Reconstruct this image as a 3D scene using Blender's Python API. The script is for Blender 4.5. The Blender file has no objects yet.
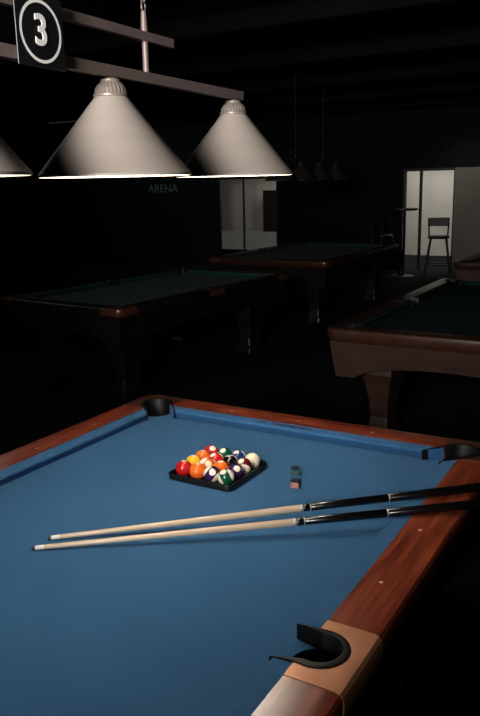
import bpy, bmesh, math, random
from mathutils import Vector, Matrix
random.seed(4)
D=bpy.data; SC=bpy.context.scene
Z0=0.79            # height of the playing bed above the floor
SC.view_settings.view_transform='Standard'
SC.view_settings.look='None'

# ------------------------------------------------------------------ helpers
def link(o):
    SC.collection.objects.link(o); return o
def empty(name,loc=(0,0,0),rz=0):
    e=D.objects.new(name,None); e.location=loc; e.rotation_euler=(0,0,rz); e.empty_display_size=.1
    return link(e)
def mesh_obj(name,verts,faces,mat=None,parent=None,smooth=False,mats=None):
    m=D.meshes.new(name); m.from_pydata([tuple(v) for v in verts],[],faces); m.validate()
    bm=bmesh.new(); bm.from_mesh(m); bmesh.ops.recalc_face_normals(bm,faces=bm.faces); bm.to_mesh(m); bm.free()
    o=D.objects.new(name,m); link(o)
    for mm in (mats or ([mat] if mat else [])): m.materials.append(mm)
    if parent: o.parent=parent
    if smooth:
        for p in m.polygons: p.use_smooth=True
    return o
def bevel(o,w,seg=2,ang=35):
    b=o.modifiers.new('bevel','BEVEL'); b.width=w; b.segments=seg; b.limit_method='ANGLE'; b.angle_limit=math.radians(ang)
    return o
def autosmooth(o,ang=35):
    m=o.data
    for p in m.polygons: p.use_smooth=True
    bm=bmesh.new(); bm.from_mesh(m)
    for e in bm.edges:
        if len(e.link_faces)==2 and e.calc_face_angle(0)>math.radians(ang): e.smooth=False
    bm.to_mesh(m); bm.free()
def box(name,lo,hi,mat,parent=None,bev=0):
    x0,y0,z0=lo;x1,y1,z1=hi
    v=[(x0,y0,z0),(x1,y0,z0),(x1,y1,z0),(x0,y1,z0),(x0,y0,z1),(x1,y0,z1),(x1,y1,z1),(x0,y1,z1)]
    f=[(0,3,2,1),(4,5,6,7),(0,1,5,4),(1,2,6,5),(2,3,7,6),(3,0,4,7)]
    o=mesh_obj(name,v,f,mat,parent)
    if bev: bevel(o,bev)
    return o
def lathe(name,prof,mat,parent=None,n=48,mod=None,smooth_ang=35,closed=False):
    v=[];f=[]
    for i in range(n):
        a=2*math.pi*i/n
        for k,(r,z) in enumerate(prof):
            rr=r*(mod(i,k,r,z) if mod else 1)
            v.append((rr*math.cos(a),rr*math.sin(a),z))
    K=len(prof)
    for i in range(n):
        j=(i+1)%n
        for k in range(K-1 if not closed else K):
            k2=(k+1)%K
            f.append((i*K+k,j*K+k,j*K+k2,i*K+k2))
    o=mesh_obj(name,v,f,mat,parent)
    bm=bmesh.new(); bm.from_mesh(o.data); bmesh.ops.remove_doubles(bm,verts=bm.verts,dist=1e-5)
    bmesh.ops.recalc_face_normals(bm,faces=bm.faces); bm.to_mesh(o.data); bm.free()
    autosmooth(o,smooth_ang); return o
def cyl_between(name,a,b,r0,r1,mat,parent=None,n=24,caps=True):
    a=Vector(a);b=Vector(b);d=(b-a).normalized()
    x=d.orthogonal().normalized();y=d.cross(x)
    v=[];f=[]
    for p,r in((a,r0),(b,r1)):
        for i in range(n):
            t=2*math.pi*i/n; v.append(p+x*(r*math.cos(t))+y*(r*math.sin(t)))
    for i in range(n): f.append((i,(i+1)%n,n+(i+1)%n,n+i))
    if caps: f.append(tuple(range(n))[::-1]); f.append(tuple(range(n,2*n)))
    o=mesh_obj(name,v,f,mat,parent); autosmooth(o,40); return o
def join(objs,name):
    bm=bmesh.new(); mats=[]
    for o in objs:
        off={}
        for i,m in enumerate(o.data.materials):
            if m not in mats: mats.append(m)
            off[i]=mats.index(m)
        tmp=o.data.copy(); tmp.transform(o.matrix_basis)
        for p in tmp.polygons: p.material_index=off.get(p.material_index,0)
        bm.from_mesh(tmp); D.meshes.remove(tmp)
    par=objs[0].parent
    me=D.meshes.new(name); bm.to_mesh(me); bm.free()
    for m in mats: me.materials.append(m)
    for o in objs: D.objects.remove(o)
    o=D.objects.new(name,me); link(o); o.parent=par; return o
def boolean_cut(o,cutter):
    md=o.modifiers.new('b','BOOLEAN'); md.operation='DIFFERENCE'; md.solver='EXACT'; md.object=cutter
    bpy.context.view_layer.update()
    dg=bpy.context.evaluated_depsgraph_get()
    me=D.meshes.new_from_object(o.evaluated_get(dg)); o.modifiers.clear()
    old=o.data; o.data=me; D.meshes.remove(old)

# ---------------------------------------------------------------- materials
def srgb(r,g,b):
    f=lambda c:(c/255/12.92) if c/255<=.04045 else ((c/255+.055)/1.055)**2.4
    return (f(r),f(g),f(b),1)
def mat(name,col,rough=.5,metal=0,noise=None,bump=None,coat=0,sheen=0,spec=.5,emit=None):
    m=D.materials.new(name); m.use_nodes=True; nt=m.node_tree; p=nt.nodes['Principled BSDF']
    p.inputs['Base Color'].default_value=col; p.inputs['Roughness'].default_value=rough
    p.inputs['Metallic'].default_value=metal; p.inputs['Coat Weight'].default_value=coat
    p.inputs['Coat Roughness'].default_value=.15
    p.inputs['Sheen Weight'].default_value=sheen; p.inputs['Specular IOR Level'].default_value=spec
    if emit: p.inputs['Emission Color'].default_value=emit[0]; p.inputs['Emission Strength'].default_value=emit[1]
    tc=nt.nodes.new('ShaderNodeTexCoord')
    if noise:
        mp=nt.nodes.new('ShaderNodeMapping'); mp.inputs['Scale'].default_value=noise[0]
        nz=nt.nodes.new('ShaderNodeTexNoise'); nz.inputs['Scale'].default_value=1; nz.inputs['Detail'].default_value=6
        nt.links.new(tc.outputs['Object'],mp.inputs[0]); nt.links.new(mp.outputs[0],nz.inputs[0])
        cr=nt.nodes.new('ShaderNodeValToRGB'); a=noise[1]
        cr.color_ramp.elements[0].position=.3; cr.color_ramp.elements[1].position=.72
        cr.color_ramp.elements[0].color=tuple(c*(1-a) for c in col[:3])+(1,)
        c2=noise[2] if len(noise)>2 else tuple(min(1,c*(1+a)) for c in col[:3])+(1,)
        cr.color_ramp.elements[1].color=c2
        nt.links.new(nz.outputs[0],cr.inputs[0]); nt.links.new(cr.outputs[0],p.inputs['Base Color'])
    if bump:
        nb=nt.nodes.new('ShaderNodeTexNoise'); nb.inputs['Scale'].default_value=bump[0]; nb.inputs['Detail'].default_value=4
        bp=nt.nodes.new('ShaderNodeBump'); bp.inputs['Strength'].default_value=bump[1]; bp.inputs['Distance'].default_value=.002
        nt.links.new(tc.outputs['Object'],nb.inputs[0]); nt.links.new(nb.outputs[0],bp.inputs['Height']); nt.links.new(bp.outputs[0],p.inputs['Normal'])
    return m
M_cloth=mat('cloth_blue',srgb(48,90,130),.95,noise=((2.5,2.5,2.5),.06),bump=(900,.35),sheen=.03,spec=.10)
M_green=mat('cloth_green',srgb(22,60,46),.6,noise=((5,5,5),.1),bump=(900,.3),sheen=.02,spec=.3)
M_cloth_dk=mat('cloth_dark',srgb(12,34,34),.9,noise=((5,5,5),.1),sheen=.0,spec=.1)
wood=srgb(104,42,28)
M_woodx=mat('mahogany_long',wood,.30,noise=((4,60,60),.4,srgb(148,70,46)),coat=.4)
M_woody=mat('mahogany_short',wood,.30,noise=((60,4,60),.4,srgb(148,70,46)),coat=.4)
M_wood_dk=mat('apron_wood',srgb(40,26,21),.45,noise=((5,5,50),.3),coat=.2)
M_bw=mat('walnut_rail',srgb(54,31,22),.33,noise=((6,40,40),.3),coat=.3)
M_bs=mat('walnut_skirt',srgb(48,28,20),.5,noise=((6,6,40),.3))
M_blackwood=mat('black_laminate',srgb(24,20,19),.33,noise=((8,8,8),.3))
M_copper=mat('copper_casting',srgb(200,140,106),.38,.35,noise=((30,30,30),.08))
M_bronze=mat('bronze_casting',srgb(92,56,42),.30,.4,noise=((30,30,30),.1))
M_black=mat('pocket_leather',srgb(5,5,6),.55,spec=.3,noise=((40,40,40),.2))
M_pearl=mat('pearl_inlay',srgb(225,215,198),.3,noise=((90,90,90),.05))
M_shade=mat('shade_metal',srgb(158,147,138),.45,.15,noise=((3,3,30),.05),bump=(60,.05))
M_shade_in=mat('shade_inside',srgb(225,215,198),.6,noise=((5,5,5),.03))
M_cap=mat('cap_metal',srgb(122,112,104),.45,.2,noise=((20,20,20),.08))
M_bar=mat('bar_metal',srgb(118,103,99),.45,.2,noise=((20,20,20),.08))
M_sign=mat('sign_plate',srgb(20,21,24),.4,noise=((20,20,20),.1))
M_signw=mat('sign_paint',srgb(252,250,245),.5,noise=((20,20,20),.02))
M_bulb=mat('bulb_glass',srgb(240,230,210),.3,emit=((1,.86,.68,1),1.2))
M_chain=mat('chain_steel',srgb(120,110,105),.35,.6,noise=((40,40,40),.1))
M_floor=mat('carpet',srgb(18,20,23),.95,noise=((8,8,8),.3),bump=(200,.6),spec=.1)
M_wall=mat('dark_wall',srgb(10,12,15),.85,noise=((2,2,2),.15),spec=.2)
M_grey=mat('grey_wall',srgb(112,108,100),.85,noise=((2,2,2),.1),spec=.2)
M_teal=mat('teal_wall',srgb(18,34,38),.8,noise=((2,2,2),.15),spec=.2)
M_ceil=mat('ceiling_paint',srgb(12,12,12),.9,noise=((2,2,2),.2),spec=.1)
M_white=mat('bright_plaster',srgb(205,200,190),.8,noise=((2,2,2),.06))
M_frame=mat('window_frame',srgb(30,30,32),.5,noise=((9,9,9),.1))
M_frost=mat('frosted_film',srgb(210,208,200),.7,noise=((6,6,6),.05))
M_seat=mat('stool_black',srgb(18,17,17),.5,noise=((9,9,9),.1))

# ---------------------------------------------------------------- pool table
PROF=[(.05,-.05),(.05,.0400),(.160,.0400),(.170,.0375),(.176,.031),(.178,.022),(.178,.0),(.174,-.022),(.166,-.04),(.160,-.05)]
CPROF=[(.05,.02),(.05,.0416),(.160,.0416),(.171,.0390),(.1775,.032),(.1800,.022),(.1800,.0),(.176,-.022),(.160,-.022)]
RC=.105
def corner_pts(hx,hy,sx,sy,s,n=8):
    out=[]
    for i in range(n+1):
        t=math.pi/2*i/n
        if s>RC: px,py=RC+(s-RC)*math.sin(t),RC+(s-RC)*math.cos(t)
        else: px,py=s,s
        out.append((sx*(hx+px),sy*(hy+py)))
    return out
def sweep(name,rows,prof,matl,parent,closed,mats=None):
    K=len(prof);v=[];f=[]
    for r in rows:
        for k,(x,y) in enumerate(r): v.append((x,y,prof[k][1]))
    N=len(rows)
    for i in range(N if closed else N-1):
        j=(i+1)%N
        for k in range(K):
            k2=(k+1)%K; f.append((i*K+k,j*K+k,j*K+k2,i*K+k2))
    if not closed:
        f.append(tuple(range(K))); f.append(tuple((N-1)*K+k for k in range(K))[::-1])
    o=mesh_obj(name,v,f,matl,parent,mats=mats)
    bm=bmesh.new(); bm.from_mesh(o.data); bmesh.ops.remove_doubles(bm,verts=bm.verts,dist=1e-5)
    bmesh.ops.dissolve_degenerate(bm,edges=bm.edges,dist=1e-6)
    bmesh.ops.recalc_face_normals(bm,faces=bm.faces); bm.to_mesh(o.data); bm.free()
    return o
def pool_table(name,cx,cy,rz,L,W,cloth,wx,wy,apron,metal,cmetal,H=Z0):
    T=empty(name,(cx,cy,H),rz); hx,hy=L/2,W/2
    P=[]
    for sx in(-1,1):
        for sy in(-1,1): P.append((sx*(hx+.042),sy*(hy+.042),math.atan2(sy,sx),.064))
    for sy in(-1,1): P.append((0,sy*(hy+.076),math.atan2(sy,0),.061))
    v=[];f=[];n=40
    for (x,y,a,r) in P:
        b=len(v)
        for z in(-.3,.3):
            for i in range(n): v.append((x+r*math.cos(2*math.pi*i/n),y+r*math.sin(2*math.pi*i/n),z))
        for i in range(n): f.append((b+i,b+(i+1)%n,b+n+(i+1)%n,b+n+i))
        f.append(tuple(b+i for i in range(n))[::-1]); f.append(tuple(b+n+i for i in range(n)))
    cut=mesh_obj('cut',v,f,None,T)
    bed=box('bed_cloth',(-hx-.056,-hy-.056,-.03),(hx+.056,hy+.056,0),cloth,T); boolean_cut(bed,cut)
    order=[(1,1),(1,-1),(-1,-1),(-1,1)]
    per=[]
    for (s,z) in PROF:
        path=[]
        for (sx,sy) in order:
            c=corner_pts(hx,hy,sx,sy,s)
            if sx*sy<0: c=c[::-1]
            path+=c
        per.append(path)
    rows=[[per[k][i] for k in range(len(PROF))] for i in range(len(per[0]))]
    rail=sweep('wood_rail',rows,PROF,None,T,True,mats=[wx,wy])
    boolean_cut(rail,cut)
    for p in rail.data.polygons:
        c=p.center; p.material_index=1 if abs(c.x)-hx>abs(c.y)-hy else 0
    autosmooth(rail,28)
    for ci,(sx,sy) in enumerate(order):
        per=[]
        for (s,z) in CPROF:
            c=corner_pts(hx,hy,sx,sy,s)
            c=[(sx*(hx-.035),sy*(hy+s))]+c+[(sx*(hx+s),sy*(hy-.035))]
            per.append(c)
        rows=[[per[k][i] for k in range(len(CPROF))] for i in range(len(per[0]))]
        o=sweep('corner_casting_%d'%ci,rows,CPROF,cmetal,T,False); boolean_cut(o,cut); autosmooth(o,28)
    for ci,sy in enumerate((-1,1)):
        rows=[]
        for x in(-.110,.106): rows.append([(x,sy*(hy+s)) for s,z in CPROF])
        o=sweep('side_casting_%d'%ci,rows,CPROF,metal,T,False); boolean_cut(o,cut); autosmooth(o,28)
    D.objects.remove(cut)
    def cushion(nm,p0,p1,out,k0,k1):
        p0=Vector(p0+(0,));p1=Vector(p1+(0,));out=Vector(out+(0,)); d=(p1-p0).normalized()
        cp=[(0,.028),(.001,.034),(.004,.0372),(.012,.0384),(.0505,.0396),(.0505,0),(.018,0)]
        v=[];K=len(cp)
        for s,z in cp: v.append(p0-d*(s*k0)+out*s+Vector((0,0,z)))
        for s,z in cp: v.append(p1+d*(s*k1)+out*s+Vector((0,0,z)))
        f=[(k,(k+1)%K,K+(k+1)%K,K+k) for k in range(K)]+[tuple(range(K))[::-1],tuple(range(K,2*K))]
        o=mesh_obj(nm,v,f,cloth,T); autosmooth(o,40)
    c0,s0=.086,.066
    for i,sy in enumerate((-1,1)):
        cushion('cushion_long_%d'%(2*i),(-hx+c0,sy*hy),(-s0,sy*hy),(0,sy),1.25,.20)
        cushion('cushion_long_%d'%(2*i+1),(s0,sy*hy),(hx-c0,sy*hy),(0,sy),.20,1.25)
    for i,sx in enumerate((-1,1)):
        cushion('cushion_short_%d'%i,(sx*hx,-hy+c0),(sx*hx,hy-c0),(sx,0),1.25,1.25)
    # pocket cups + one-piece liners running from cushion tip to cushion tip
    for i,(x,y,a,r) in enumerate(P):
        cup=lathe('pocket_cup_%d'%i,[(r-.0005,-.002),(r-.0005,-.13),(.0,-.135)],M_black,T,n=32); cup.location=(x,y,0)
        side=i>=4
        dv=Vector((math.cos(a),math.sin(a),0)); pv=Vector((-dv.y,dv.x,0)); C=Vector((x,y,0))
        cdist=.076 if side else .0594
        tip=(-.006,.0665) if side else (-.0655,.0605)
        span=math.radians(102 if side else 96)
        half=[]
        st=(cdist+r*math.cos(span),r*math.sin(span))
        for k in range(7):
            t=k/7; half.append((tip[0]+(st[0]-tip[0])*t,tip[1]+(st[1]-tip[1])*t,0,t))
        na=18
        for k in range(na+1):
            t=span*(1-k/na); half.append((cdist+r*math.cos(t),r*math.sin(t),1,1))
        pts=half+[(p[0],-p[1],p[2],p[3]) for p in half[-2::-1]]
        v=[];f=[];K=7;M=len(pts)
        for k,(dd,pp,arc,tp) in enumerate(pts):
            a0=pts[max(0,k-1)];a1=pts[min(M-1,k+1)]
            tx,ty=a1[0]-a0[0],a1[1]-a0[1];l=math.hypot(tx,ty);nx,ny=-ty/l,tx/l
            if nx*(0-dd+(cdist-.0))+ny*(0-pp)<0: nx,ny=-nx,-ny
            e=.12+.88*tp**1.2
            h=.0385+.0075*math.sin(tp*math.pi/2)
            inn=(.012 if arc else .010)*e; ofl=.006*e
            zb=-.10 if arc else .0005
            for (o_,z) in((inn,zb),(inn,h-.007),(inn-.003*e,h),(-ofl*.6,h),(-ofl,h-.0015),(-ofl,h-.006*e),(.0004,zb)):
                q=dv*(dd-cdist+nx*o_)+pv*(pp+ny*o_)+C
                v.append((q.x,q.y,z))
        for k in range(M-1):
            for q in range(K): f.append((k*K+q,(k+1)*K+q,(k+1)*K+(q+1)%K,k*K+(q+1)%K))
        f.append(tuple(range(K))); f.append(tuple((M-1)*K+q for q in range(K)))
        o=mesh_obj('pocket_liner_%d'%i,v,f,M_black,T); autosmooth(o,40)
    v=[];f=[]
    def dot(x,y,r=.0052):
        b=len(v)
        for i in range(14): v.append((x+r*math.cos(i*math.pi/7),y+r*math.sin(i*math.pi/7),.0406))
        f.append(tuple(range(b,b+14)))
    for k in range(1,8):
        if k==4: continue
        for sy in(-1,1): dot(-hx+L*k/8,sy*(hy+.098))
    for k in range(1,4):
        for sx in(-1,1): dot(sx*(hx+.098),-hy+W*k/4)
    mesh_obj('diamond_sights',v,f,M_pearl,T)
    v=[];f=[]
    N=24
    def skirt(ax,half,sgn):
        b=len(v)
        for i in range(N+1):
            t=-1+2*i/N
            dep=-.30+.10*max(0,1-(t/.80)**2)**.5 if abs(t)<.80 else -.30
            for (s,z) in((.150,-.05),(.118,dep),(.095,dep),(.12,-.05)):
                v.append((t*(half+s),(ax*sgn)+sgn*s,z))
        for i in range(N):
            for k in range(4): f.append((b+i*4+k,b+(i+1)*4+k,b+(i+1)*4+(k+1)%4,b+i*4+(k+1)%4))
    skirt(hy,hx,1); skirt(hy,hx,-1)
    m0=len(v)
    skirt(hx,hy,1); skirt(hx,hy,-1)
    v=[(p if i<m0 else (p[1],p[0],p[2])) for i,p in enumerate(v)]
    o=mesh_obj('apron',v,f,apron,T); autosmooth(o,30)
    box('slate_underframe',(-hx-.09,-hy-.09,-.16),(hx+.09,hy+.09,-.136),M_blackwood,T)
    for i,(sx,sy) in enumerate(order):
        lx,ly=sx*(hx-.18),sy*(hy-.12)
        prof=[(-.14,.15),(-.30,.15),(-.36,.125),(-.50,.095),(-.62,.085),(-.69,.10),(-.72,.115),(-H+.02,.12),(-H,.11)]
        v=[];f=[]
        for z,w in prof:
            ww=w*1.15
            for (ax,ay) in((1,1),(-1,1),(-1,-1),(1,-1)): v.append((lx+ax*ww,ly+ay*w*.75,z))
        for k in range(len(prof)-1):
            for q in range(4): f.append((k*4+q,k*4+(q+1)%4,k*4+4+(q+1)%4,k*4+4+q))
        f.append((0,1,2,3)); f.append(tuple(len(v)-4+q for q in range(4)))
        o=mesh_obj('leg_%d'%i,v,f,apron,T); bevel(o,.012,2,60)
    return T
main=pool_table('pool_table',-1.27,.635,0,2.54,1.27,M_cloth,M_woodx,M_woody,M_wood_dk,M_copper,M_bronze)
def text(name,s,size,matl,loc,rot,parent=None,ext=.0006,align='CENTER',bold=0):
    c=D.curves.new(name,'FONT'); c.body=s; c.size=size; c.extrude=ext; c.align_x=align; c.align_y='CENTER'; c.offset=bold
    o=D.objects.new(name,c); link(o); o.location=loc; o.rotation_euler=rot
    bpy.context.view_layer.update()
    me=D.meshes.new_from_object(o.evaluated_get(bpy.context.evaluated_depsgraph_get()))
    o2=D.objects.new(name,me); link(o2); o2.location=loc; o2.rotation_euler=rot
    me.materials.clear(); me.materials.append(matl); D.objects.remove(o)
    if parent: o2.parent=parent
    return o2
M_mark=mat('cloth_print',srgb(10,13,22),.8,noise=((9,9,9),.05))
text('cloth_mark','~H  Tournament',.036,M_mark,(1.27+.026,.03,.0402),(0,0,-math.pi/2),main)

pool_table('pool_table',3.40,3.80,math.radians(-4),2.3,1.15,M_green,M_blackwood,M_blackwood,M_blackwood,M_bronze,M_bronze)
pool_table('pool_table',7.3,3.95,0,2.4,1.4,M_green,M_bw,M_bw,M_blackwood,M_bronze,M_bronze)
pool_table('pool_table',3.42,.55,0,2.5,1.27,M_cloth_dk,M_bw,M_bw,M_bs,M_bw,M_bw)
pool_table('pool_table',7.8,.85,0,2.5,1.27,M_green,M_bw,M_bw,M_bs,M_bw,M_bw)

# ---------------------------------------------------------------- lamp fixture
def fixture(name,loc,rz,lamps,bar0,bar1,up0,up1,rods,ceil,sign=None,watt=None,ms=None,mb=None):
    T=empty(name,loc,rz); ms=ms or M_shade; mb=mb or M_bar
    for i,x in enumerate(lamps):
        out=[(.2005,0),(.2030,.0005),(.2035,.006),(.2010,.0085),(.042,.204)]
        inn=[(.0395,.202),(.1975,.0085),(.2000,.001)]
        s=lathe('shade_%d'%i,out,ms,T,n=72,smooth_ang=25)
        s2=lathe('shade_lining_%d'%i,inn+[(.2005,0)],M_shade_in,T,n=72,smooth_ang=25)
        n=96
        def md(a,k,r,z): return 1+(.035*(1 if (a//2)%2 else -1) if .211<z<.238 else 0)
        cp=lathe('cap_%d'%i,[(.0425,.2005),(.046,.203),(.046,.208),(.0435,.2105),(.040,.222),(.033,.232),(.027,.2385),(.026,.241),(.026,.245),(.016,.250),(.009,.252),(.009,.262)],M_cap if ms is M_shade else ms,T,n=n,mod=md,smooth_ang=25)
        bl=lathe('bulb_%d'%i,[(0,.085),(.018,.088),(.028,.103),(.028,.118),(.018,.140),(.014,.16),(.014,.20)],M_bulb if watt else M_shade_in,T,n=24)
        for o in(s,s2,cp,bl): o.location=(x,0,0)
        if watt:
            l=D.lights.new('lamp_light','POINT'); l.energy=watt[i]; l.color=(1,.93,.85); l.shadow_soft_size=.03
            lo=D.objects.new('lamp_light_%d'%i,l); link(lo); lo.parent=T; lo.location=(x,0,.050)
    box('lower_bar',(bar0,-.012,.252),(bar1,.012,.281),mb,T,.002)
    box('upper_bar',(up0,-.010,.362),(up1,.010,.387),mb,T,.002)
    for j,x in enumerate(rods):
        cyl_between('rod_%d'%j,(x,0,.280),(x,0,.363),.0085,.0085,mb,T)
        cyl_between('hook_%d'%j,(x,0,.386),(x,0,.440),.010,.007,mb,T)
        v=[];f=[];z=.452;k=0
        while z<ceil:
            b=len(v);ns,nr=14,6
            for a in range(ns):
                A=2*math.pi*a/ns
                cxx,czz=.0085*math.cos(A),.016*math.sin(A)
                rad=Vector((math.cos(A),0,math.sin(A)))
                for q in range(nr):
                    B=2*math.pi*q/nr
                    p=Vector((cxx,0,czz))+rad*(.0028*math.cos(B))+Vector((0,.0028*math.sin(B),0))
                    if k%2: p=Vector((p.y,p.x,p.z))
                    v.append((x+p.x,p.y,z+p.z))
            for a in range(ns):
                for q in range(nr):
                    f.append((b+a*nr+q,b+((a+1)%ns)*nr+q,b+((a+1)%ns)*nr+(q+1)%nr,b+a*nr+(q+1)%nr))
            z+=.0265;k+=1
        mesh_obj('chain_%d'%j,v,f,M_chain if ms is M_shade else mb,T,smooth=True)
        cyl_between('ceiling_hook_%d'%j,(x,0,z-.02),(x,0,ceil+.0),.02,.03,mb,T)
    if sign is not None:
        h=.077; zc=.316
        box('sign_plate',(sign-h,-.030,zc-h),(sign+h,-.026,zc+h),M_sign,T,.0015)
        v=[];f=[];n=64
        for i in range(n):
            a=2*math.pi*i/n
            for r in(.067,.0600): v.append((sign+r*math.cos(a),-.0306,zc+r*math.sin(a)))
        for i in range(n): f.append((2*i,2*((i+1)%n),2*((i+1)%n)+1,2*i+1))
        mesh_obj('sign_ring',v,f,M_signw,T)
        text('sign_numeral','3',.092,M_signw,(sign,-.0306,zc),(math.pi/2,0,0),T,.0008,bold=.0018)
        for k in(-.05,.05):
            box('sign_clip',(sign+k-.006,-.027,.256),(sign+k+.006,-.008,.276),mb,T)
    return T
CE=3.25
zr=1.019+Z0
fixture('billiard_lamp',(-.924,.678,zr),math.radians(2.1),[.670,0,-.61,-1.30],-1.36,.725,-.937,.300,[.166,-.78],CE-zr,sign=-.283,watt=[9.5,10,3.5,.8])
M_sh2=mat('shade_metal_dimmed',srgb(38,35,33),.5,.1,noise=((3,3,30),.05)); M_b2=mat('bar_metal_dimmed',srgb(22,20,19),.6,.0,noise=((20,20,20),.08))  # darkened copies for far fixtures: the room's dimness is put into their colour
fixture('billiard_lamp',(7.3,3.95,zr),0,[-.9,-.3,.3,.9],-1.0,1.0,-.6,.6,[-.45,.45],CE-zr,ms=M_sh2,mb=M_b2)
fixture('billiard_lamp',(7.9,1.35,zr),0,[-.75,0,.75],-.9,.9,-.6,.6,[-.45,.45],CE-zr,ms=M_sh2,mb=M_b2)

# ---------------------------------------------------------------- cues
M_maple=mat('maple_shaft',srgb(214,192,164),.35,noise=((3,3,3),.06),coat=.4)
M_cueblk=mat('cue_black',srgb(12,11,11),.22,noise=((5,5,5),.1),coat=.4)
M_ring=mat('cue_ring',srgb(190,188,182),.3,.6,noise=((5,5,5),.05))
M_tip=mat('cue_tip',srgb(50,60,76),.9,noise=((200,200,200),.2))
M_ferr=mat('ferrule',srgb(238,232,220),.4,noise=((50,50,50),.03))
def cue(tip,thru):
    a=Vector(tip);b=Vector(thru);d=(b-a).normalized(); Lc=1.47
    T=empty('pool_cue',(a.x,a.y,a.z)); 
    T.rotation_euler=d.to_track_quat('Z','Y').to_euler()
    def seg(nm,z0,z1,r0,r1,m): 
        lathe(nm,[(0,z0),(r0*.92,z0),(r0,z0+.0012),(r1,z1-.0012),(r1*.92,z1),(0,z1)],m,T,n=28,smooth_ang=50)
    R=lambda z:.0062+(.0148-.0062)*(z/Lc)**.85
    seg('tip',0,.010,.0060,.0062,M_tip); seg('ferrule',.010,.034,.0063,.0064,M_ferr)
    seg('shaft',.034,.745,.0064,R(.745),M_maple)
    seg('joint_collar',.745,.754,R(.75)+.0003,R(.757)+.0003,M_ring)
    seg('joint_band',.754,.775,R(.76),R(.775),M_cueblk)
    seg('joint_ring',.775,.778,R(.776)+.0003,R(.779)+.0003,M_ring)
    seg('forearm',.778,1.02,R(.779),R(1.02),M_cueblk)
    seg('wrap_ring',1.02,1.023,R(1.02)+.0003,R(1.025)+.0003,M_ring)
    seg('handle',1.023,1.40,R(1.025),R(1.40),M_cueblk)
    seg('butt_ring',1.40,1.407,R(1.4)+.0003,R(1.407)+.0003,M_ring)
    seg('butt',1.407,1.46,R(1.407),R(1.46),M_cueblk)
    seg('bumper',1.46,1.475,.0135,.012,M_black)
cue((-1.114,.850,Z0+.0068),(-.307,-.179,Z0+.0605))
cue((-1.181,.846,Z0+.0068),(-.433,-.209,Z0+.0615))

# ---------------------------------------------------------------- ball tray + balls
TR=empty('pool_ball_tray',(-.448,.682,Z0+.0005),math.radians(-1))
def rrect(h,r,n=6):
    o=[]
    for (sx,sy,a0) in((1,1,0),(-1,1,90),(-1,-1,180),(1,-1,270)):
        for i in range(n+1):
            a=math.radians(a0+90*i/n); o.append((sx*(h-r)+r*math.cos(a),sy*(h-r)+r*math.sin(a)))
    return o
M_tray=mat('tray_plastic',srgb(12,12,13),.35,noise=((20,20,20),.1))
v=[];f=[]
loops=[(.128,.0),(.131,.002),(.131,.020),(.1295,.0225),(.1245,.0225),(.1225,.020),(.1205,.003)]
NN=28
for h,z in loops:
    for (x,y) in rrect(h,.022): v.append((x,y,z))
for k in range(len(loops)-1):
    for i in range(NN): f.append((k*NN+i,k*NN+(i+1)%NN,(k+1)*NN+(i+1)%NN,(k+1)*NN+i))
f.append(tuple(range(NN))[::-1]); f.append(tuple((len(loops)-1)*NN+i for i in range(NN)))
o=mesh_obj('tray',v,f,M_tray,TR); autosmooth(o,35)
def ballmat(nm,col,stripe):
    m=D.materials.new(nm); m.use_nodes=True; nt=m.node_tree; p=nt.nodes['Principled BSDF']
    p.inputs['Roughness'].default_value=.12; p.inputs['Coat Weight'].default_value=.5
    tc=nt.nodes.new('ShaderNodeTexCoord'); sp=nt.nodes.new('ShaderNodeSeparateXYZ'); nt.links.new(tc.outputs['Object'],sp.inputs[0])
    ivory=srgb(240,228,204)
    def mth(op,a,b=None):
        n=nt.nodes.new('ShaderNodeMath'); n.operation=op
        if isinstance(a,(int,float)): n.inputs[0].default_value=a
        else: nt.links.new(a,n.inputs[0])
        if b is not None:
            if isinstance(b,(int,float)): n.inputs[1].default_value=b
            else: nt.links.new(b,n.inputs[1])
        return n.outputs[0]
    az=mth('ABSOLUTE',sp.outputs['Z'])
    ax=mth('ABSOLUTE',sp.outputs['X'])
    disc=mth('GREATER_THAN',ax,.0262)
    white=disc
    if stripe: white=mth('MAXIMUM',disc,mth('GREATER_THAN',az,.0155))
    mx=nt.nodes.new('ShaderNodeMix'); mx.data_type='RGBA'
    nt.links.new(white,mx.inputs[0]); mx.inputs[6].default_value=col; mx.inputs[7].default_value=ivory
    nt.links.new(mx.outputs[2],p.inputs['Base Color']); return m
YE=srgb(236,172,30);BL=srgb(20,44,110);RE=srgb(186,26,24);PU=srgb(52,26,74);OR=srgb(228,104,30);GR=srgb(12,76,52);MA=srgb(100,22,32);BK=srgb(14,14,15)
M_cue_ball=mat('ball_ivory',srgb(238,224,194),.12,noise=((5,5,5),.01),coat=.5)
grid=[[(RE,0),(OR,0),(PU,1),(GR,1)],
      [(YE,0),(OR,1),(OR,0),(PU,0)],
      [(OR,0),(RE,1),(BK,0),(MA,1)],
      [(RE,0),(GR,0),(BL,1),None]]
for r in range(4):
    for c in range(4):
        x=-.0873+r*.0582; y=.0873-c*.0582
        me=D.meshes.new('ball'); bm=bmesh.new(); bmesh.ops.create_uvsphere(bm,u_segments=40,v_segments=24,radius=.0286)
        bm.to_mesh(me); bm.free()
        for p in me.polygons: p.use_smooth=True
        g=grid[r][c]; nm='cue_ball' if g is None else 'ball_%d'%(r*4+c)
        o=D.objects.new(nm,me); link(o); o.parent=TR; o.location=(x,y,.0318)
        me.materials.append(M_cue_ball if g is None else ballmat(nm,*g))
        if g:
            o.rotation_euler=(random.uniform(-.9,.9),random.uniform(-1.9,-.3),random.uniform(2.2,4.4))

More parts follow.
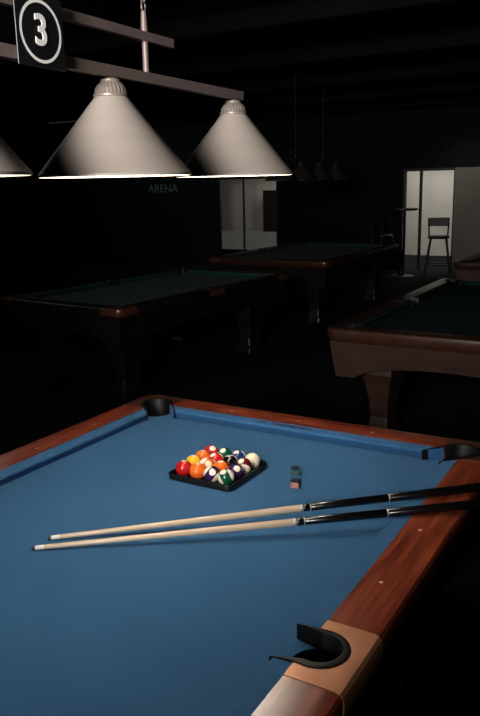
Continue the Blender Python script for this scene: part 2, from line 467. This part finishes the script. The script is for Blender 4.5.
# ---------------------------------------------------------------- chalk
M_ch1=mat('chalk_label_red',srgb(150,36,40),.7,noise=((150,150,150),.4,srgb(210,160,148)))
M_ch2=mat('chalk_label_green',srgb(16,52,56),.7,noise=((200,200,200),.4,srgb(70,112,110)))
M_cht=mat('chalk_top',srgb(14,30,44),.95,noise=((200,200,200),.3))
def chalk(x,y,z,rz,ml):
    T=empty('billiard_chalk',(x,y,z),rz); T.scale=(1.15,1.15,1.1)
    h=.0125
    box('label_body',(-h,-h,0),(h,h,.0185),ml,T,.0015)
    v=[];f=[];n=8
    for i in range(n+1):
        for j in range(n+1):
            xx=-h+.0005+2*(h-.0005)*i/n; yy=-h+.0005+2*(h-.0005)*j/n; rr=math.hypot(xx,yy)
            v.append((xx,yy,.0235-.004*max(0,1-(rr/.0105)**2)))
    for i in range(n):
        for j in range(n): a=i*(n+1)+j; f.append((a,a+n+1,a+n+2,a+1))
    rim=[i*(n+1) for i in range(n+1)]+[n*(n+1)+j for j in range(1,n+1)]+[i*(n+1)+n for i in range(n-1,-1,-1)]+[j for j in range(n-1,0,-1)]
    b=len(v)
    for q in rim: v.append((v[q][0],v[q][1],.0185))
    for i in range(len(rim)): f.append((rim[i],rim[(i+1)%len(rim)],b+(i+1)%len(rim),b+i))
    o=mesh_obj('chalk_top',v,f,M_cht,T); autosmooth(o,40)
chalk(-.435,.386,Z0+.0005,.1,M_ch1)
chalk(-.335,.437,Z0+.0005,.5,M_ch2)

# ---------------------------------------------------------------- room
X1=12.4
box('floor',(-7,-7,-.05),(X1+4,14,0),M_floor)
box('ceiling',(-7,-7,CE),(X1+4,14,CE+.1),M_ceil)
box('wall_left',(-7,13,0),(X1+4,13.2,CE),M_wall)
box('wall_right',(-7,-7.2,0),(X1+4,-7,CE),M_wall)
box('wall_rear',(-7.2,-7,0),(-7,13,CE),M_wall)
W=[]
def wb(y0,y1,z0,z1,m=M_wall): W.append(box('wall_seg',(X1,y0,z0),(X1+.12,y1,z1),m))
wb(-7,1.6,0,CE); wb(1.6,3.25,2.0,CE); wb(1.6,3.25,0,2.0,M_grey); wb(3.25,4.28,2.0,CE); wb(4.28,7.12,0,CE); wb(7.12,8.65,0,.27); wb(7.12,8.65,1.92,CE); wb(8.65,13,0,CE,M_teal)
join(W,'wall_far')
Wn=empty('window_1',(X1+.05,7.88,.27))
for nm,lo,hi in (('frame_bottom',(-.03,-.76,0),(.03,.77,.04)),('frame_top',(-.03,-.76,1.61),(.03,.77,1.65)),('frame_l',(-.03,.73,.04),(.03,.77,1.61)),('frame_r',(-.03,-.76,.04),(.03,-.72,1.61)),('mullion',(-.02,.10,.04),(.02,.14,1.61))):
    box(nm,lo,hi,M_frame,Wn)
box('frosted_film',(-.005,-.72,.04),(.005,.73,.45),M_frost,Wn)
Dn=empty('door_1',(X1+.05,3.76,0))
for nm,lo,hi in (('jamb_l',(-.05,.47,0),(.05,.52,2.0)),('jamb_r',(-.05,-.51,0),(.05,-.49,2.0)),('head',(-.05,-.49,1.95),(.05,.47,2.0)),('stile',(-.03,.14,0),(.03,.19,1.95))):
    box(nm,lo,hi,M_frame,Dn)
box('wall_vestibule',(X1+3,0,0),(X1+3.1,13,CE),M_white)
box('wall_vestibule_side',(X1+.12,2.2,0),(X1+3,2.3,CE),M_white)
cab=empty('shelf_unit',(X1+2.6,7.6,0))
for k,(a,b,c,d) in enumerate(((-1.5,.5,0,1.0),(-1.5,-.9,1.0,1.7),(-.2,.1,1.0,1.5),(.9,1.3,0,1.6))): box('panel_%d'%k,(0,a,c),(.25,b,d),M_wood_dk if k%2 else M_frame,cab,.01)
text('wall_lettering','ARENA',.27,mat('letter_paint',srgb(140,150,154),.6,noise=((5,5,5),.05)),(X1-.01,10.2,1.70),(math.pi/2,0,-math.pi/2),None,.005)
for i in range(6):
    box('trim_%d'%i,(1.5+2*i,-7,CE-.16),(1.62+2*i,13,CE),M_ceil)
def stool(x,y,rz):
    T=empty('bar_stool',(x,y,0),rz)
    lathe('seat',[(0,.70),(.18,.70),(.20,.715),(.20,.74),(.18,.755),(0,.76)],M_seat,T,n=28)
    for i,(a,b) in enumerate(((1,1),(-1,1),(-1,-1),(1,-1))):
        cyl_between('leg_%d'%i,(a*.24,b*.24,0),(a*.14,b*.14,.705),.019,.019,M_seat,T,n=10)
    for i,(p,q) in enumerate((((1,1),(-1,1)),((-1,1),(-1,-1)),((-1,-1),(1,-1)),((1,-1),(1,1)))):
        cyl_between('rung_%d'%i,(p[0]*.21,p[1]*.21,.22),(q[0]*.21,q[1]*.21,.22),.013,.013,M_seat,T,n=8)
    for i,b in enumerate((-.17,.17)): cyl_between('back_post_%d'%i,(.14,b,.74),(.19,b*1.1,1.05),.015,.015,M_seat,T,n=8)
    box('back_rest',(.17,-.20,.92),(.20,.20,1.08),M_seat,T,.01)
stool(11.6,3.30,.3)
stool(11.75,4.45,2.6)
T=empty('bar_table',(11.3,3.90,0))
lathe('top',[(0,1.23),(.24,1.23),(.27,1.24),(.27,1.27),(0,1.275)],M_seat,T,n=32)
lathe('pedestal',[(.0,0),(.24,0),(.24,.012),(.06,.03),(.05,.05),(.05,1.23)],M_seat,T,n=28)

# ---------------------------------------------------------------- lights
def area(name,loc,tgt,size,energy,col=(1,1,1),sy=None,spread=180):
    l=D.lights.new(name,'AREA'); l.energy=energy; l.size=size; l.color=col; l.spread=math.radians(spread)
    if sy: l.shape='RECTANGLE'; l.size_y=sy
    o=D.objects.new(name,l); link(o); o.location=loc
    o.rotation_euler=(Vector(tgt)-Vector(loc)).to_track_quat('-Z','Y').to_euler(); return o
area('camera_side_fill',(-4.9,-.2,2.4),(-.8,.7,2.15),1.1,32,(1,.96,.92),.8,46)  # added soft fill for the shades and sign; no window stands here
area('vestibule_light',(X1+1.6,5,3.1),(X1+1.6,5,0),2.5,90,(1,.97,.92),6)
l=D.lights.new('grey_wall_fill','SPOT'); l.energy=32; l.color=(1,.94,.86); l.spot_size=math.radians(80); l.spot_blend=.8; l.shadow_soft_size=.05  # added fill to brighten the grey wall by the door; no fixture there
o=D.objects.new('grey_wall_fill',l); link(o); o.location=(11.2,3.1,3.1); o.rotation_euler=(Vector((12.4,2.9,1.0))-Vector((11.2,3.1,3.1))).to_track_quat('-Z','Y').to_euler()
area('room_fill',(2.5,6,3.1),(3.0,2.5,.5),1.5,6,(.95,.97,1),1.5)
area('teal_wall_fill',(9.5,10.2,3.1),(X1,10.2,1.2),1.5,8,(.9,.97,1),.4)  # added fill so the teal wall and lettering show; not a fitted lamp
w=D.worlds.new('world'); SC.world=w; w.use_nodes=True
w.node_tree.nodes['Background'].inputs[0].default_value=(.5,.6,.8,1); w.node_tree.nodes['Background'].inputs[1].default_value=.002

# ---------------------------------------------------------------- camera
f,pitch,yaw,roll=747.5,.229,.533,-.022
F=Vector((math.cos(pitch)*math.cos(yaw),math.cos(pitch)*math.sin(yaw),-math.sin(pitch)))
R=Vector((math.sin(yaw),-math.cos(yaw),0)); U=R.cross(F)
R2=R*math.cos(roll)+U*math.sin(roll); U2=-R*math.sin(roll)+U*math.cos(roll)
cd=D.cameras.new('camera'); cam=D.objects.new('camera',cd); link(cam)
m=Matrix((R2,U2,-F)).transposed().to_4x4(); m.translation=Vector((-2.54,-.65,.993+Z0)); cam.matrix_world=m
cd.sensor_fit='HORIZONTAL'; cd.sensor_width=36; cd.lens=36*f/480; cd.clip_end=60
SC.camera=cam
